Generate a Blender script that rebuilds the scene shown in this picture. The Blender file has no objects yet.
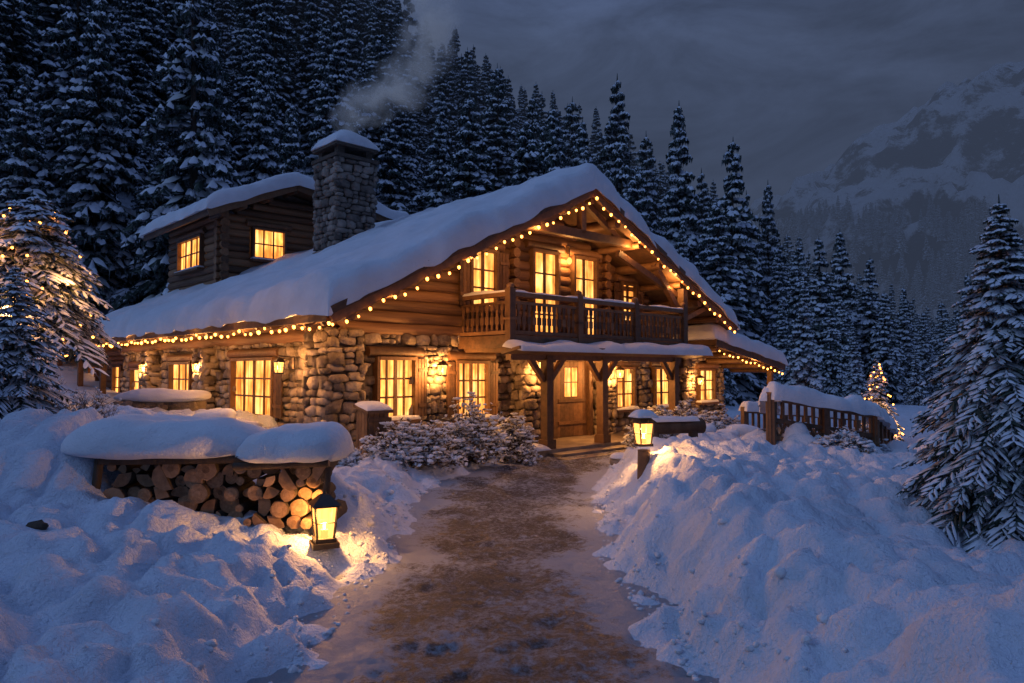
import bpy, math, random
import numpy as np
from mathutils import Vector, noise, Matrix
rnd=random.Random(7)
V=Vector
scene=bpy.context.scene
Z=V((0,0,1))

# ------------------------------------------------------------------ builder
class MB:
    def __init__(s): s.v=[];s.f=[];s.m=[];s.sm=[]
    def add(s,vs,fs,m=0,sm=False):
        o=len(s.v); s.v.extend([tuple(p) for p in vs])
        for f in fs: s.f.append(tuple(i+o for i in f)); s.m.append(m); s.sm.append(sm)
    def box(s,c,hx,hy,hz,m=0):
        c=V(c);hx=V(hx);hy=V(hy);hz=V(hz)
        vs=[c+a*hx+b*hy+d*hz for d in(-1,1) for b in(-1,1) for a in(-1,1)]
        s.add(vs,[(0,2,3,1),(4,5,7,6),(0,1,5,4),(2,6,7,3),(0,4,6,2),(1,3,7,5)],m)
    def abox(s,x0,x1,y0,y1,z0,z1,m=0):
        s.box(((x0+x1)/2,(y0+y1)/2,(z0+z1)/2),((x1-x0)/2,0,0),(0,(y1-y0)/2,0),(0,0,(z1-z0)/2),m)
    def beam(s,p0,p1,w,h,m=0,up=Z):
        p0=V(p0);p1=V(p1);d=(p1-p0);L=d.length;d.normalize()
        sd=d.cross(up)
        if sd.length<1e-4: sd=d.cross(V((0,1,0)))
        sd.normalize();u=sd.cross(d)
        s.box((p0+p1)/2,d*L/2,sd*w/2,u*h/2,m)
    def cyl(s,p0,p1,r0,r1=None,n=8,m=0,mc=None,caps=True,jit=0,segs=1,sm=True):
        if r1 is None:r1=r0
        p0=V(p0);p1=V(p1);d=p1-p0
        if d.length<1e-6:return
        d.normalize()
        a=d.orthogonal().normalized();b=d.cross(a)
        vs=[]
        for k in range(segs+1):
            t=k/segs;c=p0.lerp(p1,t);r=r0+(r1-r0)*t
            if jit and 0<k<segs: c=c+V((rnd.uniform(-1,1),rnd.uniform(-1,1),rnd.uniform(-1,1)))*jit
            for i in range(n):
                an=2*math.pi*i/n
                rr=r*(1+(rnd.uniform(-1,1)*.08 if jit else 0))
                vs.append(c+(a*math.cos(an)+b*math.sin(an))*rr)
        fs=[]
        for k in range(segs):
            for i in range(n):
                j=(i+1)%n
                fs.append((k*n+i,k*n+j,(k+1)*n+j,(k+1)*n+i))
        s.add(vs,fs,m,sm)
        if caps:
            mc=m if mc is None else mc
            s.add(vs[:n],[tuple(range(n-1,-1,-1))],mc);s.add(vs[-n:],[tuple(range(n))],mc)
    def blob(s,c,rx,ry,rz,m=0,j=.15,sub=1,sm=True,R=None):
        vs,fs=ICO[sub];c=V(c)
        out=[]
        for p in vs:
            k=1+rnd.uniform(-j,j)
            q=V((p[0]*rx*k,p[1]*ry*k,p[2]*rz*k))
            if R is not None:q=R@q
            out.append(c+q)
        s.add(out,fs,m,sm)
    def obj(s,name,mats,parent=None,loc=None):
        me=bpy.data.meshes.new(name);me.from_pydata(s.v,[],s.f)
        for m in mats: me.materials.append(m)
        me.polygons.foreach_set('material_index',s.m)
        me.polygons.foreach_set('use_smooth',s.sm)
        me.update()
        o=bpy.data.objects.new(name,me);scene.collection.objects.link(o)
        if parent:o.parent=parent
        if loc is not None:o.location=loc
        return o
import bmesh
ICO={}
for sub in(1,2,3):
    bm=bmesh.new();bmesh.ops.create_icosphere(bm,subdivisions=sub,radius=1)
    ICO[sub]=([tuple(v.co) for v in bm.verts],[tuple(v.index for v in f.verts) for f in bm.faces]);bm.free()
bm=bmesh.new();bmesh.ops.create_cube(bm,size=2);bmesh.ops.subdivide_edges(bm,edges=bm.edges[:],cuts=1,use_grid_fill=True)
bm.verts.index_update()
SV=[]
for v in bm.verts:
    p=v.co.copy();l=(abs(p.x)**4+abs(p.y)**4+abs(p.z)**4)**.25;SV.append(p/l)
SF=[tuple(v.index for v in f.verts) for f in bm.faces];bm.free()
def stone(mb,c,hx,hy,hz,m=0,j=.19):
    vs=[]
    for p in SV:
        q=V(p)+V((rnd.uniform(-j,j),rnd.uniform(-j,j),rnd.uniform(-j,j)))
        vs.append(c+hx*q.x+hy*q.y+hz*q.z)
    mb.add(vs,SF,m,True)
def empty(name,loc=(0,0,0),rz=0):
    o=bpy.data.objects.new(name,None);o.location=loc;o.rotation_euler=(0,0,rz);o.empty_display_size=.3
    scene.collection.objects.link(o);return o

# ------------------------------------------------------------------ materials
def newmat(name):
    m=bpy.data.materials.new(name);m.use_nodes=True;nt=m.node_tree
    return m,nt,nt.nodes,nt.links,nt.nodes['Principled BSDF']
def ramp(N,stops):
    r=N.new('ShaderNodeValToRGB');e=r.color_ramp.elements
    while len(e)<len(stops):e.new(.5)
    for i,(p,c) in enumerate(stops):e[i].position=p;e[i].color=(*c,1)
    return r
def bump(N,L,B,src,st,dist):
    b=N.new('ShaderNodeBump');b.inputs['Strength'].default_value=st;b.inputs['Distance'].default_value=dist
    L.new(src,b.inputs['Height']);L.new(b.outputs[0],B.inputs['Normal']);return b
def noisen(N,L,scale,detail=5,rough=.6,vec=None):
    n=N.new('ShaderNodeTexNoise');n.inputs['Scale'].default_value=scale;n.inputs['Detail'].default_value=detail;n.inputs['Roughness'].default_value=rough
    if vec is not None:L.new(vec,n.inputs['Vector'])
    return n
def objco(N,L,scale=(1,1,1)):
    t=N.new('ShaderNodeTexCoord');mp=N.new('ShaderNodeMapping');mp.inputs['Scale'].default_value=scale
    L.new(t.outputs['Object'],mp.inputs['Vector']);return mp.outputs[0]
def simple(name,stops,scale=4,rough=.8,st=.4,dist=.02,island=False,vscale=(1,1,1),bscale=None,det=5):
    m,nt,N,L,B=newmat(name);co=objco(N,L,vscale)
    n=noisen(N,L,scale,det,.6,vec=co);src=n.outputs['Fac']
    if island:
        g=N.new('ShaderNodeNewGeometry');a=N.new('ShaderNodeMath');a.operation='MULTIPLY_ADD'
        L.new(g.outputs['Random Per Island'],a.inputs[0]);a.inputs[1].default_value=.7;
        b=N.new('ShaderNodeMath');b.operation='MULTIPLY_ADD';L.new(n.outputs['Fac'],b.inputs[0]);b.inputs[1].default_value=1.1;b.inputs[2].default_value=-.40
        L.new(b.outputs[0],a.inputs[2]);src=a.outputs[0]
    r=ramp(N,stops);L.new(src,r.inputs[0]);L.new(r.outputs[0],B.inputs['Base Color'])
    B.inputs['Roughness'].default_value=rough
    if st>0:
        n2=noisen(N,L,bscale or scale*4,det,.65,co);bump(N,L,B,n2.outputs['Fac'],st,dist)
    return m
def snowmat(name,c=(.80,.84,.90),b1=6,b2=45,st=.5,dist=.07):
    m,nt,N,L,B=newmat(name);co=objco(N,L)
    n=noisen(N,L,1.2,3,.6,co);r=ramp(N,[(.3,tuple(x*.84 for x in c)),(.7,c)]);L.new(n.outputs['Fac'],r.inputs[0]);L.new(r.outputs[0],B.inputs['Base Color'])
    B.inputs['Roughness'].default_value=.65;B.inputs['Specular IOR Level'].default_value=.25
    a=noisen(N,L,b1,6,.66,co);b=noisen(N,L,b2,3,.7,co)
    ad=N.new('ShaderNodeMath');ad.operation='MULTIPLY_ADD';L.new(b.outputs['Fac'],ad.inputs[0]);ad.inputs[1].default_value=.22;L.new(a.outputs['Fac'],ad.inputs[2])
    bump(N,L,B,ad.outputs[0],st,dist);return m
M_snow=snowmat('snow',(.78,.83,.90),5,40,.7)
M_snowg=snowmat('snow_ground',(.72,.80,.92),4,38,1.0,.11)
M_snowt=simple('snow_tree',[(.3,(.55,.60,.70)),(.7,(.80,.85,.92))],2,.7,0,.02,det=2)
def needlemat():
    m,nt,N,L,B=newmat('frosted_needles');co=objco(N,L)
    n=noisen(N,L,1.5,2,.6,co);r=ramp(N,[(.3,(.018,.032,.030)),(.7,(.05,.07,.056))]);L.new(n.outputs['Fac'],r.inputs[0])
    n2=noisen(N,L,5,3,.7,co);mr=N.new('ShaderNodeMapRange');mr.inputs[1].default_value=.50;mr.inputs[2].default_value=.68;mr.inputs[4].default_value=.6;L.new(n2.outputs['Fac'],mr.inputs[0])
    mx=N.new('ShaderNodeMix');mx.data_type='RGBA';L.new(mr.outputs[0],mx.inputs[0]);L.new(r.outputs[0],mx.inputs[6]);mx.inputs[7].default_value=(.5,.55,.62,1);L.new(mx.outputs[2],B.inputs['Base Color'])
    B.inputs['Roughness'].default_value=.8;B.inputs['Specular IOR Level'].default_value=.2;return m
M_needle=needlemat()
M_bark=simple('bark',[(.3,(.03,.022,.016)),(.7,(.09,.065,.045))],6,.9,.8,.03,vscale=(1,1,.3))
M_stone=simple('stone',[(0,(.055,.044,.036)),(.3,(.19,.15,.115)),(.6,(.33,.265,.20)),(.85,(.46,.385,.30)),(1,(.30,.29,.27))],6,.85,1,.05,island=True,bscale=16)
M_stoneg=simple('chimney_stone',[(0,(.06,.052,.048)),(.5,(.22,.185,.155)),(1,(.42,.37,.32))],5,.85,1,.05,island=True,bscale=14)
M_mortar=simple('mortar',[(.3,(.05,.04,.032)),(.7,(.12,.095,.075))],12,.95,.6,.02)
M_logx=simple('log_wood_x',[(0,(.045,.024,.013)),(.45,(.175,.090,.042)),(1,(.33,.18,.088))],3,.66,.8,.025,island=True,vscale=(.25,4,6),bscale=5)
M_logy=simple('log_wood_y',[(0,(.045,.024,.013)),(.45,(.175,.090,.042)),(1,(.33,.18,.088))],3,.66,.8,.025,island=True,vscale=(4,.25,6),bscale=5)
M_wood=simple('timber',[(0,(.042,.022,.012)),(.5,(.125,.064,.030)),(1,(.22,.12,.058))],3,.6,.5,.01,island=True,vscale=(3,3,3),bscale=9)
M_woodd=simple('dark_timber',[(.2,(.05,.028,.015)),(.8,(.14,.075,.036))],4,.7,.5,.01,vscale=(2,2,2))
M_cut=simple('cut_wood',[(0,(.10,.055,.03)),(.5,(.26,.155,.085)),(1,(.42,.27,.16))],14,.8,.6,.01,island=True)
M_metal=simple('lantern_metal',[(.3,(.02,.014,.01)),(.7,(.06,.04,.025))],10,.45,.2,.005)
M_slate=simple('flagstone',[(.3,(.12,.10,.085)),(.7,(.30,.25,.21))],3,.45,.4,.01)
def emis(name,c,s):
    m,nt,N,L,B=newmat(name);N.remove(B);e=N.new('ShaderNodeEmission');e.inputs[0].default_value=(*c,1);e.inputs[1].default_value=s
    L.new(e.outputs[0],N['Material Output'].inputs[0]);return m
M_bulb=emis('bulb_glow',(1,.31,.05),12)
M_flame=emis('flame_glow',(1,.62,.25),20)
M_lglass=bpy.data.materials.new('lantern_glass');M_lglass.use_nodes=True
N=M_lglass.node_tree.nodes;L=M_lglass.node_tree.links;N.remove(N['Principled BSDF'])
e=N.new('ShaderNodeEmission');e.inputs[0].default_value=(1,.40,.085,1);e.inputs[1].default_value=4.2
t=N.new('ShaderNodeBsdfTransparent');mx=N.new('ShaderNodeMixShader');mx.inputs[0].default_value=.42
L.new(t.outputs[0],mx.inputs[1]);L.new(e.outputs[0],mx.inputs[2]);L.new(mx.outputs[0],N['Material Output'].inputs[0])
def panemat():
    m,nt,N,L,B=newmat('lit_window_pane');co=objco(N,L,(1,1,.6))
    n=noisen(N,L,2.6,3,.6,co);r=ramp(N,[(.32,(.60,.16,.025)),(.5,(1,.35,.065)),(.70,(1,.54,.17))]);L.new(n.outputs['Fac'],r.inputs[0])
    co2=objco(N,L,(11,11,1.0));n2=noisen(N,L,1.0,2,.5,co2)
    ma=N.new('ShaderNodeMapRange');ma.inputs[1].default_value=.3;ma.inputs[2].default_value=.7;ma.inputs[3].default_value=.9;ma.inputs[4].default_value=3.2;L.new(n2.outputs['Fac'],ma.inputs[0])
    N.remove(B);e=N.new('ShaderNodeEmission');L.new(r.outputs[0],e.inputs[0]);L.new(ma.outputs[0],e.inputs[1]);L.new(e.outputs[0],N['Material Output'].inputs[0]);return m
M_pane=panemat()

# ------------------------------------------------------------------ house frame
U=V((.7211,.6929,0));W=V((-.6929,.7211,0));P0=V((-3.07,12,0));ANG=math.atan2(.6929,.7211)
def HW(s,d,z=0):return P0+U*s+W*d+V((0,0,z))
def toH(x,y):
    dx=x-P0.x;dy=y-P0.y;return dx*U.x+dy*U.y,dx*W.x+dy*W.y

# ------------------------------------------------------------------ terrain
def sst(t):
    t=max(0,min(1,t));return t*t*(3-2*t)
PY=[-5,0,4.4,7.3,10.7,13,15,16.5,17.5];PX=[0,-.05,-.12,-.17,-.10,.45,1.25,1.9,2.3];PW=[1.5,1.42,1.2,1.02,1.25,1.2,1.1,1.1,.8]
def pathc(y):return float(np.interp(y,PY,PX)),float(np.interp(y,PY,PW))
NZ=noise.noise
foots=[]
fr=random.Random(3)
for i in range(230):
    y=fr.uniform(3,14);c,w=pathc(y);sd=fr.choice((-1,1));foots.append((c+sd*(w+.1+abs(fr.gauss(0,.6))),y,fr.uniform(.07,.15),fr.uniform(.03,.09)))
for k in range(26):
    foots.append((3.2-.06*k+(.12 if k%2 else -.12),4.2+.38*k,.12,.10))
MOUNDS=[(-4.95,8.0,.75,.8,.62),(-4.2,9.3,1.2,.7,.42),(-2.5,8.5,.7,.5,.30),(-5.6,10.8,1.0,.7,.40),(4.0,14.2,.7,.6,.35),(-4.0,11.4,.7,.5,.25),(-5.2,4.6,1.3,.8,.15),(5.0,12.9,.9,.4,.30),(2.3,8.4,.7,.5,.12),(1.9,6.4,.5,.7,.12),(4.6,10.6,1.3,.5,.15)]
def hill(x,y):
    yc=min(y,88)+max(0,y-88)*.08
    xc=max(x,-130)
    p=-.62*xc+.75*yc-36+3*NZ(V((x*.03,y*.03,0)))
    return 0 if p<-12 else (4*math.log(1+math.exp(min(p,200)/4)))
def edist(x,y):
    c,w=pathc(y)
    return abs(x-c)-w*(1+.20*NZ(V((x*.2,y*.9,5)))+.12*NZ(V((x*.5,y*2.6,6)))+.07*NZ(V((x*1.5,y*6,6))))
def hpad(x,y):
    s,d=toH(x,y);return .08*sst((s+3)/2)*sst((19-s)/2)*sst((d+2.8)/2)*sst((19-d)/2)
def h0(x,y):
    c,w=pathc(y);e=edist(x,y)
    fade=1-sst((y-15.2)/2.0)
    side=-1 if x<c else 1
    z=0
    if y<30:
        if side<0:
            z+=.24*sst(e/1.0)*fade
            z+=.62*sst((-3.7-x)/2.6)*sst((y-2)/6)*(1-sst((y-30)/8))
            z+=.22*sst((-2.2-x)/2)*(1-sst((y-6)/4))
        else:
            z+=.50*sst(e/1.15)*(1-.55*sst((y-11)/4))*fade
            z-=.30*sst((x-4.8)/4)*(1-sst((y-26)/10))
            z+=.16*math.exp(-((e-1.2)/.6)**2)*(1-sst((y-12)/3))
        if -9<x<7 and 3<y<16:
            for mx_,my_,rx_,ry_,hh_ in MOUNDS:
                q=((x-mx_)/rx_)**2+((y-my_)/ry_)**2
                if q<5:z+=hh_*math.exp(-q*q*.5)
    z+=hpad(x,y)
    am=sst((e+.1)/.5)
    z+=am*(.16*NZ(V((x*.45,y*.45,1)))+.11*NZ(V((x*1.1,y*1.1,2)))+.075*NZ(V((x*2.6,y*2.6,3))))+(.004+.042*am)*NZ(V((x*6,y*6,4)))
    am2=am*(1-sst((abs(x)-9)/6))
    r=abs(NZ(V((x*1.7+y*.4,y*.8,9))));z-=am2*.11*(1-min(1,r*5))
    r=abs(NZ(V((x*2.9,y*2.2,19))));z+=am2*.07*min(1,r*4)
    if am2>0:
        r=abs(NZ(V((x*5.2,y*4.5,29))));z+=am2*.028*min(1,r*5)
    z+=.09*am*fade-.03*(1-am)*(1-sst((y-30)/5))
    if y>20 or x<-12:z+=hill(x,y)+.6*NZ(V((x*.08,y*.08,7)))*sst((y-25)/20)
    return z
def h(x,y):
    z=h0(x,y)
    if 2<y<15:
        for fx,fy,r,dp in foots:
            q=((x-fx)**2+((y-fy)*.7)**2)/(r*r)
            if q<4:z-=dp*math.exp(-q*1.5)
    return z
def axis(a,b,st,lo,hi,g=1.09):
    m=list(np.arange(a,b,st));p=[];x=b;s=st
    while x<hi:p.append(x);s*=g;x+=s
    p.append(hi);q=[];x=a-st;s=st
    while x>lo:q.append(x);s*=g;x-=s
    q.append(lo);return q[::-1]+m+p
XS=axis(-6.5,6.5,.055,-1200,1200,1.07);YS=axis(3.2,14,.06,-60,1500,1.05)
mb=MB();nx=len(XS);ny=len(YS)
hz=np.zeros((ny,nx))
for j,y in enumerate(YS):
    for i,x in enumerate(XS):hz[j,i]=h0(x,y)
XX,YY=np.meshgrid(XS,YS)
for fx,fy,r,dp in foots:
    hz-=dp*np.exp(-1.5*((XX-fx)**2+((YY-fy)*.7)**2)/(r*r))
mb.v=[(XS[i],YS[j],float(hz[j,i])) for j in range(ny) for i in range(nx)]
mb.f=[(j*nx+i,j*nx+i+1,(j+1)*nx+i+1,(j+1)*nx+i) for j in range(ny-1) for i in range(nx-1)]
mb.m=[0]*len(mb.f);mb.sm=[True]*len(mb.f)
mb.obj('ground',[M_snowg])
print('terrain',len(mb.v))
mb=MB();cr=random.Random(8)
for i in range(900):
    y=3+11*cr.random()**1.2;c,w=pathc(y);sd=cr.choice((-1,1));x=c+sd*(w+.04+abs(cr.gauss(.05,.30)))
    s=cr.uniform(.008,.026)*(1.8 if cr.random()<.10 else 1)
    mb.blob((x,y,max(h(x,y),hpad(x,y)+.015)+s*.15),s*cr.uniform(.8,1.4),s,s*.8,0,.35,1)
mb.obj('snow_clods',[M_snow])

# path: trampled snow, ice and grit
def pathmat():
    m,nt,N,L,B=newmat('trodden_path');co=objco(N,L)
    at=N.new('ShaderNodeAttribute');at.attribute_name='edge'
    n1=noisen(N,L,1.3,6,.65,co);n2=noisen(N,L,34,5,.75,co);n3=noisen(N,L,13,8,.85,co)
    grav=ramp(N,[(.32,(.030,.027,.027)),(.5,(.10,.088,.084)),(.68,(.27,.25,.25))]);L.new(n2.outputs['Fac'],grav.inputs[0])
    ad=N.new('ShaderNodeMath');ad.operation='MULTIPLY_ADD';L.new(n3.outputs['Fac'],ad.inputs[0]);ad.inputs[1].default_value=2.2;L.new(n1.outputs['Fac'],ad.inputs[2])
    ad2=N.new('ShaderNodeMath');ad2.operation='MULTIPLY_ADD';L.new(at.outputs['Fac'],ad2.inputs[0]);ad2.inputs[1].default_value=.55;L.new(ad.outputs[0],ad2.inputs[2])
    rg=N.new('ShaderNodeMapRange');rg.inputs[1].default_value=1.55;rg.inputs[2].default_value=1.88;L.new(ad2.outputs[0],rg.inputs[0])
    mx=N.new('ShaderNodeMix');mx.data_type='RGBA';L.new(rg.outputs[0],mx.inputs[0]);L.new(grav.outputs[0],mx.inputs[6]);mx.inputs[7].default_value=(.58,.65,.76,1)
    L.new(mx.outputs[2],B.inputs['Base Color'])
    r2=N.new('ShaderNodeMapRange');L.new(n3.outputs['Fac'],r2.inputs[0]);r2.inputs[1].default_value=.35;r2.inputs[2].default_value=.65;r2.inputs[3].default_value=.42;r2.inputs[4].default_value=.8;L.new(r2.outputs[0],B.inputs['Roughness'])
    B.inputs['Specular IOR Level'].default_value=.4
    bb=N.new('ShaderNodeMath');bb.operation='MULTIPLY_ADD';L.new(n2.outputs['Fac'],bb.inputs[0]);bb.inputs[1].default_value=.4;L.new(n3.outputs['Fac'],bb.inputs[2])
    bump(N,L,B,bb.outputs[0],1,.13);return m
M_path=pathmat()
mb=MB();edge=[];K=84;ys=np.arange(.5,17.3,.045)
pf_=[]
for i in range(480):
    y=fr.uniform(3,16);c,w=pathc(y);pf_.append((c+fr.uniform(-1,1)*w,y,fr.uniform(.06,.12),fr.uniform(.008,.024)))
PFa=np.array(pf_)
for y in ys:
    c,w=pathc(y)
    for k in range(K+1):
        q=k/K*2-1;x=c+q*w*1.4
        z=hpad(x,y)+.020+.020*NZ(V((x*4,y*4,11)))+.014*NZ(V((x*11,y*11,1)))
        qq=((PFa[:,0]-x)**2+((PFa[:,1]-y)*.6)**2)/(PFa[:,2]**2)
        z-=float(min(.03,(PFa[:,3]*np.exp(-qq*1.4)).sum()))
        mb.v.append((x,float(y),z))
        ed=edist(x,y)
        edge.append(sst((ed+.50+.36*NZ(V((x*1.1,y*1.1,3)))+.14*NZ(V((x*3.5,y*3.5,3))))/.6))
for j in range(len(ys)-1):
    for k in range(K):
        a=j*(K+1)+k;mb.f.append((a,a+1,a+K+2,a+K+1));mb.m.append(0);mb.sm.append(True)
po=mb.obj('path',[M_path]);at=po.data.attributes.new('edge','FLOAT','POINT');at.data.foreach_set('value',edge)

# ------------------------------------------------------------------ snow slab
def slab(mb,fn,la,lb,thick,ew=.25,amp=.25,step=.12,m=0,wob=.06,seed=0,nf=1.3,under=True,droop=0,lip=0):
    na=max(3,int(la/step));nb=max(3,int(lb/step))
    top=[];bot=[]
    def par(n,l):
        xs=[i/n for i in range(n+1)]
        e=min(.45,ew/l);ex=[0,e*.02,e*.08,e*.2,e*.4,e*.7]
        mid=[x for x in xs if e<=x<=1-e]
        return ex+mid+[1-x for x in ex[::-1]]
    A=par(na,la);Bp=par(nb,lb)
    for b in Bp:
        for a in A:
            da=min(a,1-a)*la;db=min(b,1-b)*lb
            q=min(1,da/ew);r=min(1,db/ew)
            e=math.sqrt(max(0,1-(1-q)**2))*math.sqrt(max(0,1-(1-r)**2))
            P=V(fn(a,b));nn=NZ(P*nf+V((seed,0,0)));n2=NZ(P*nf*3.1+V((0,seed,0)));n0=NZ(P*.5+V((seed,3,0)))
            off=V((NZ(P*2.1+V((5,seed,0))),NZ(P*2.1+V((9,0,seed))),0))*wob
            edge_=1-min(q,r)
            P=P-V((0,0,droop*edge_**2*(1+.8*nn)))
            if lip:
                P=P-V((0,0,lip*max(0,edge_-.35)*(1+1.6*NZ(P*1.7+V((seed,1,4))))))
            t=thick*e*(1+amp*nn+amp*.35*n2+amp*n0)
            top.append(P+off+V((0,0,t)));bot.append(P+off)
    n=len(A);mm=len(Bp)
    fs=[(j*n+i,j*n+i+1,(j+1)*n+i+1,(j+1)*n+i) for j in range(mm-1) for i in range(n-1)]
    mb.add(top,fs,m,True)
    if under:mb.add([p-V((0,0,.004)) for p in bot],[f[::-1] for f in fs],m,True)
def pillow(mb,c,hx,hy,hzt,hzb,seed=0,n=44,mrow=26,amp=.10,nf=2.0,sq=3.2):
    """rounded mass of settled snow with bulging sides and a tucked-under base"""
    c=V(c);vs=[];fs=[]
    for j in range(mrow+1):
        ph=-math.pi/2+math.pi*j/mrow
        cz=math.sin(ph);cr_=max(0,math.cos(ph))
        rr=cr_**(2/3.0);zz=(abs(cz)**.85)*(1 if cz>0 else -1)
        for i in range(n):
            th=2*math.pi*i/n;cx=math.cos(th);cy=math.sin(th)
            k=(abs(cx)**sq+abs(cy)**sq)**(-1/sq)
            p=V((cx*k*rr*hx,cy*k*rr*hy,zz*(hzt if zz>0 else hzb)))
            g=c+p
            nn=NZ(g*nf+V((seed,0,0)))+.4*NZ(g*nf*2.7+V((0,seed,0)))
            d=p.normalized() if p.length>0 else Z
            g=g+V((d.x,d.y,d.z*(1 if zz>0 else .4)))*amp*nn+Z*(.09*NZ(V((g.x*1.3,g.y*1.3,seed))) if zz>0 else 0)
            vs.append(g)
    for j in range(mrow):
        for i in range(n):
            k=(i+1)%n;fs.append((j*n+i,j*n+k,(j+1)*n+k,(j+1)*n+i))
    mb.add(vs,fs,0,True)

# ------------------------------------------------------------------ LOG CABIN
cab=empty('log_cabin',P0,ANG)
SE0,ZE0=0.0,3.0;SA,ZA=6.87,6.33;SE1,ZE1=13.5,3.3
DL=15.4
def roofz(s):return ZE0+(ZA-ZE0)*(s-SE0)/(SA-SE0) if s<=SA else ZA+(ZE1-ZA)*(s-SA)/(SE1-SA)
WD=1.6
stn=MB();lgx=MB();lgy=MB();tim=MB();dk=MB();pane=MB();snw=MB();mor=MB();blb=MB()
mor.abox(.95,12.75,WD+.02,15,-.5,2.5)
gab=[(.95,2.5),(.95,roofz(.95)-.1),(SA,ZA-.1),(12.75,roofz(12.75)-.1),(12.75,2.5)]
mor.add([(s,WD+.02,z) for s,z in gab]+[(s,15,z) for s,z in gab],[(0,4,3,2,1),(5,6,7,8,9),(0,1,6,5),(3,4,9,8)],0)
def stonewall(O,A,Nn,Wd,H0,H1,holes=(),mb=stn,sz=1.0,dep=.10):
    O=V(O);A=V(A);Nn=V(Nn);z=H0
    while z<H1-.04:
        rh=rnd.uniform(.10,.28)*sz
        if z+rh>H1-.06:rh=H1-z
        a=-rnd.uniform(0,.1)
        while a<Wd-.03:
            w=rnd.uniform(.13,.48)*sz
            if a+w>Wd:w=Wd-a
            w=max(w,.06)
            ca=a+w/2;cz=z+rh/2;skip=False
            for (a0,a1,z0,z1) in holes:
                if a0<ca<a1 and z0<cz<z1:skip=True
            if not skip:
                if rh>.2 and w<.28 and rnd.random()<.5:
                    for k in(0,1):
                        stone(mb,O+A*ca+V((0,0,z+rh*(.25+.5*k)))+Nn*rnd.uniform(-.02,.02),A*(w/2-.008),Nn*dep,V((0,0,rh/4-.006)))
                else:
                    tl=rnd.uniform(-.14,.14)*rh
                    stone(mb,O+A*ca+V((0,0,cz+rnd.uniform(-.025,.025)))+Nn*rnd.uniform(-.03,.045),A*(w/2-.003)+Z*tl,Nn*dep,V((rnd.uniform(-.02,.02),0,rh/2+.001)))
            a+=w
        z+=rh
def logwall(mb,O,A,Nn,a0,a1,z0,z1,holes=(),r=.135,clip=None,axis='x'):
    O=V(O);A=V(A);Nn=V(Nn);z=z0+r*.9
    while z<z1:
        s0,s1=a0,a1
        if clip:
            c=clip(z+r*.6);
            if c is None:break
            s0=max(a0,c[0]);s1=min(a1,c[1])
        segs=[(s0,s1)]
        for h_ in holes:
            if h_[2]-r*.6<z<h_[3]+r*.6:
                ns=[]
                for g in segs:
                    if h_[1]<=g[0] or h_[0]>=g[1]:ns.append(g)
                    else:
                        if h_[0]>g[0]:ns.append((g[0],h_[0]))
                        if h_[1]<g[1]:ns.append((h_[1],g[1]))
                segs=ns
        for g in segs:
            if g[1]-g[0]<.08:continue
            mb.cyl(O+A*g[0]+V((0,0,z)),O+A*g[1]+V((0,0,z)),r*rnd.uniform(.93,1.06),n=12,jit=.008,segs=max(1,int((g[1]-g[0])/.6)))
        z+=r*1.8
def window(c,A,Nn,w,hh,nx=2,ny=3,shut=(-1,1),snow=True,sw=.28):
    c=V(c);A=V(A);Nn=V(Nn)
    pane.box(c+Nn*.03,A*w/2,Nn*.01,Z*hh/2)
    f=.07
    for sg in(-1,1):
        tim.box(c+A*sg*(w/2+f/2)+Nn*.08,A*f/2,Nn*.09,Z*(hh/2+f))
        tim.box(c+Z*sg*(hh/2+f/2)+Nn*.083,A*(w/2-.002),Nn*.09,Z*(f/2))
    for i in range(1,nx):
        k=.038 if (nx%2==0 and i==nx//2) else .018
        tim.box(c+A*(-w/2+w*i/nx)+Nn*.062,A*k,Nn*.02,Z*(hh/2-.001))
    for i in range(1,ny):
        tim.box(c+Z*(-hh/2+hh*i/ny)+Nn*.06,A*(w/2-.002),Nn*.016,Z*.019)
    tim.cyl(c-A*(w/2+.25)+Z*(hh/2+.17)+Nn*.07,c+A*(w/2+.25)+Z*(hh/2+.17)+Nn*.07,.11,n=9)
    tim.box(c-Z*(hh/2+.115)+Nn*.14,A*(w/2+.12),Nn*.13,Z*.035)
    if snow:
        b=c-Z*(hh/2+.08)+Nn*.03;ww=w+.2
        slab(snw,lambda a,bb:b+A*(a-.5)*ww+Nn*bb*.22,ww,.22,.07,.05,.4,.08,wob=.01)
    for sg in shut:
        sc=c+A*sg*(w/2+f+.02+sw/2)+Nn*.135
        for k in range(3):
            tim.box(sc+A*(-sw/2+sw*(k+.5)/3),A*(sw/6-.006),Nn*.016,Z*(hh/2+.03))
        for q in(-.32,.32):tim.box(sc+Z*hh*q+Nn*.028,A*(sw/2-.01),Nn*.012,Z*.035)
X_=V((1,0,0));Y_=V((0,1,0));FN=V((0,-1,0));SN=V((-1,0,0))
wins=[(2.38,1.58,.86,1.15,(1,)),(4.44,1.52,.86,1.15,(-1,1)),(10.1,1.45,.80,1.05,()),(11.95,1.45,.75,1.05,())]
hol=[]
for (s,z,w,hh,sh) in wins:
    hol.append((s-.95-w/2-.1,s-.95+w/2+.1,z-hh/2-.14,z+hh/2+.24))
    window((s,WD,z),X_,FN,w,hh,4 if s<6 else 2,3,shut=sh,sw=.24)
hol.append((7.0-.95,8.75-.95,-1,2.35))
stonewall((.95,WD,0),X_,FN,11.8,-.15,2.72,hol)
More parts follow.
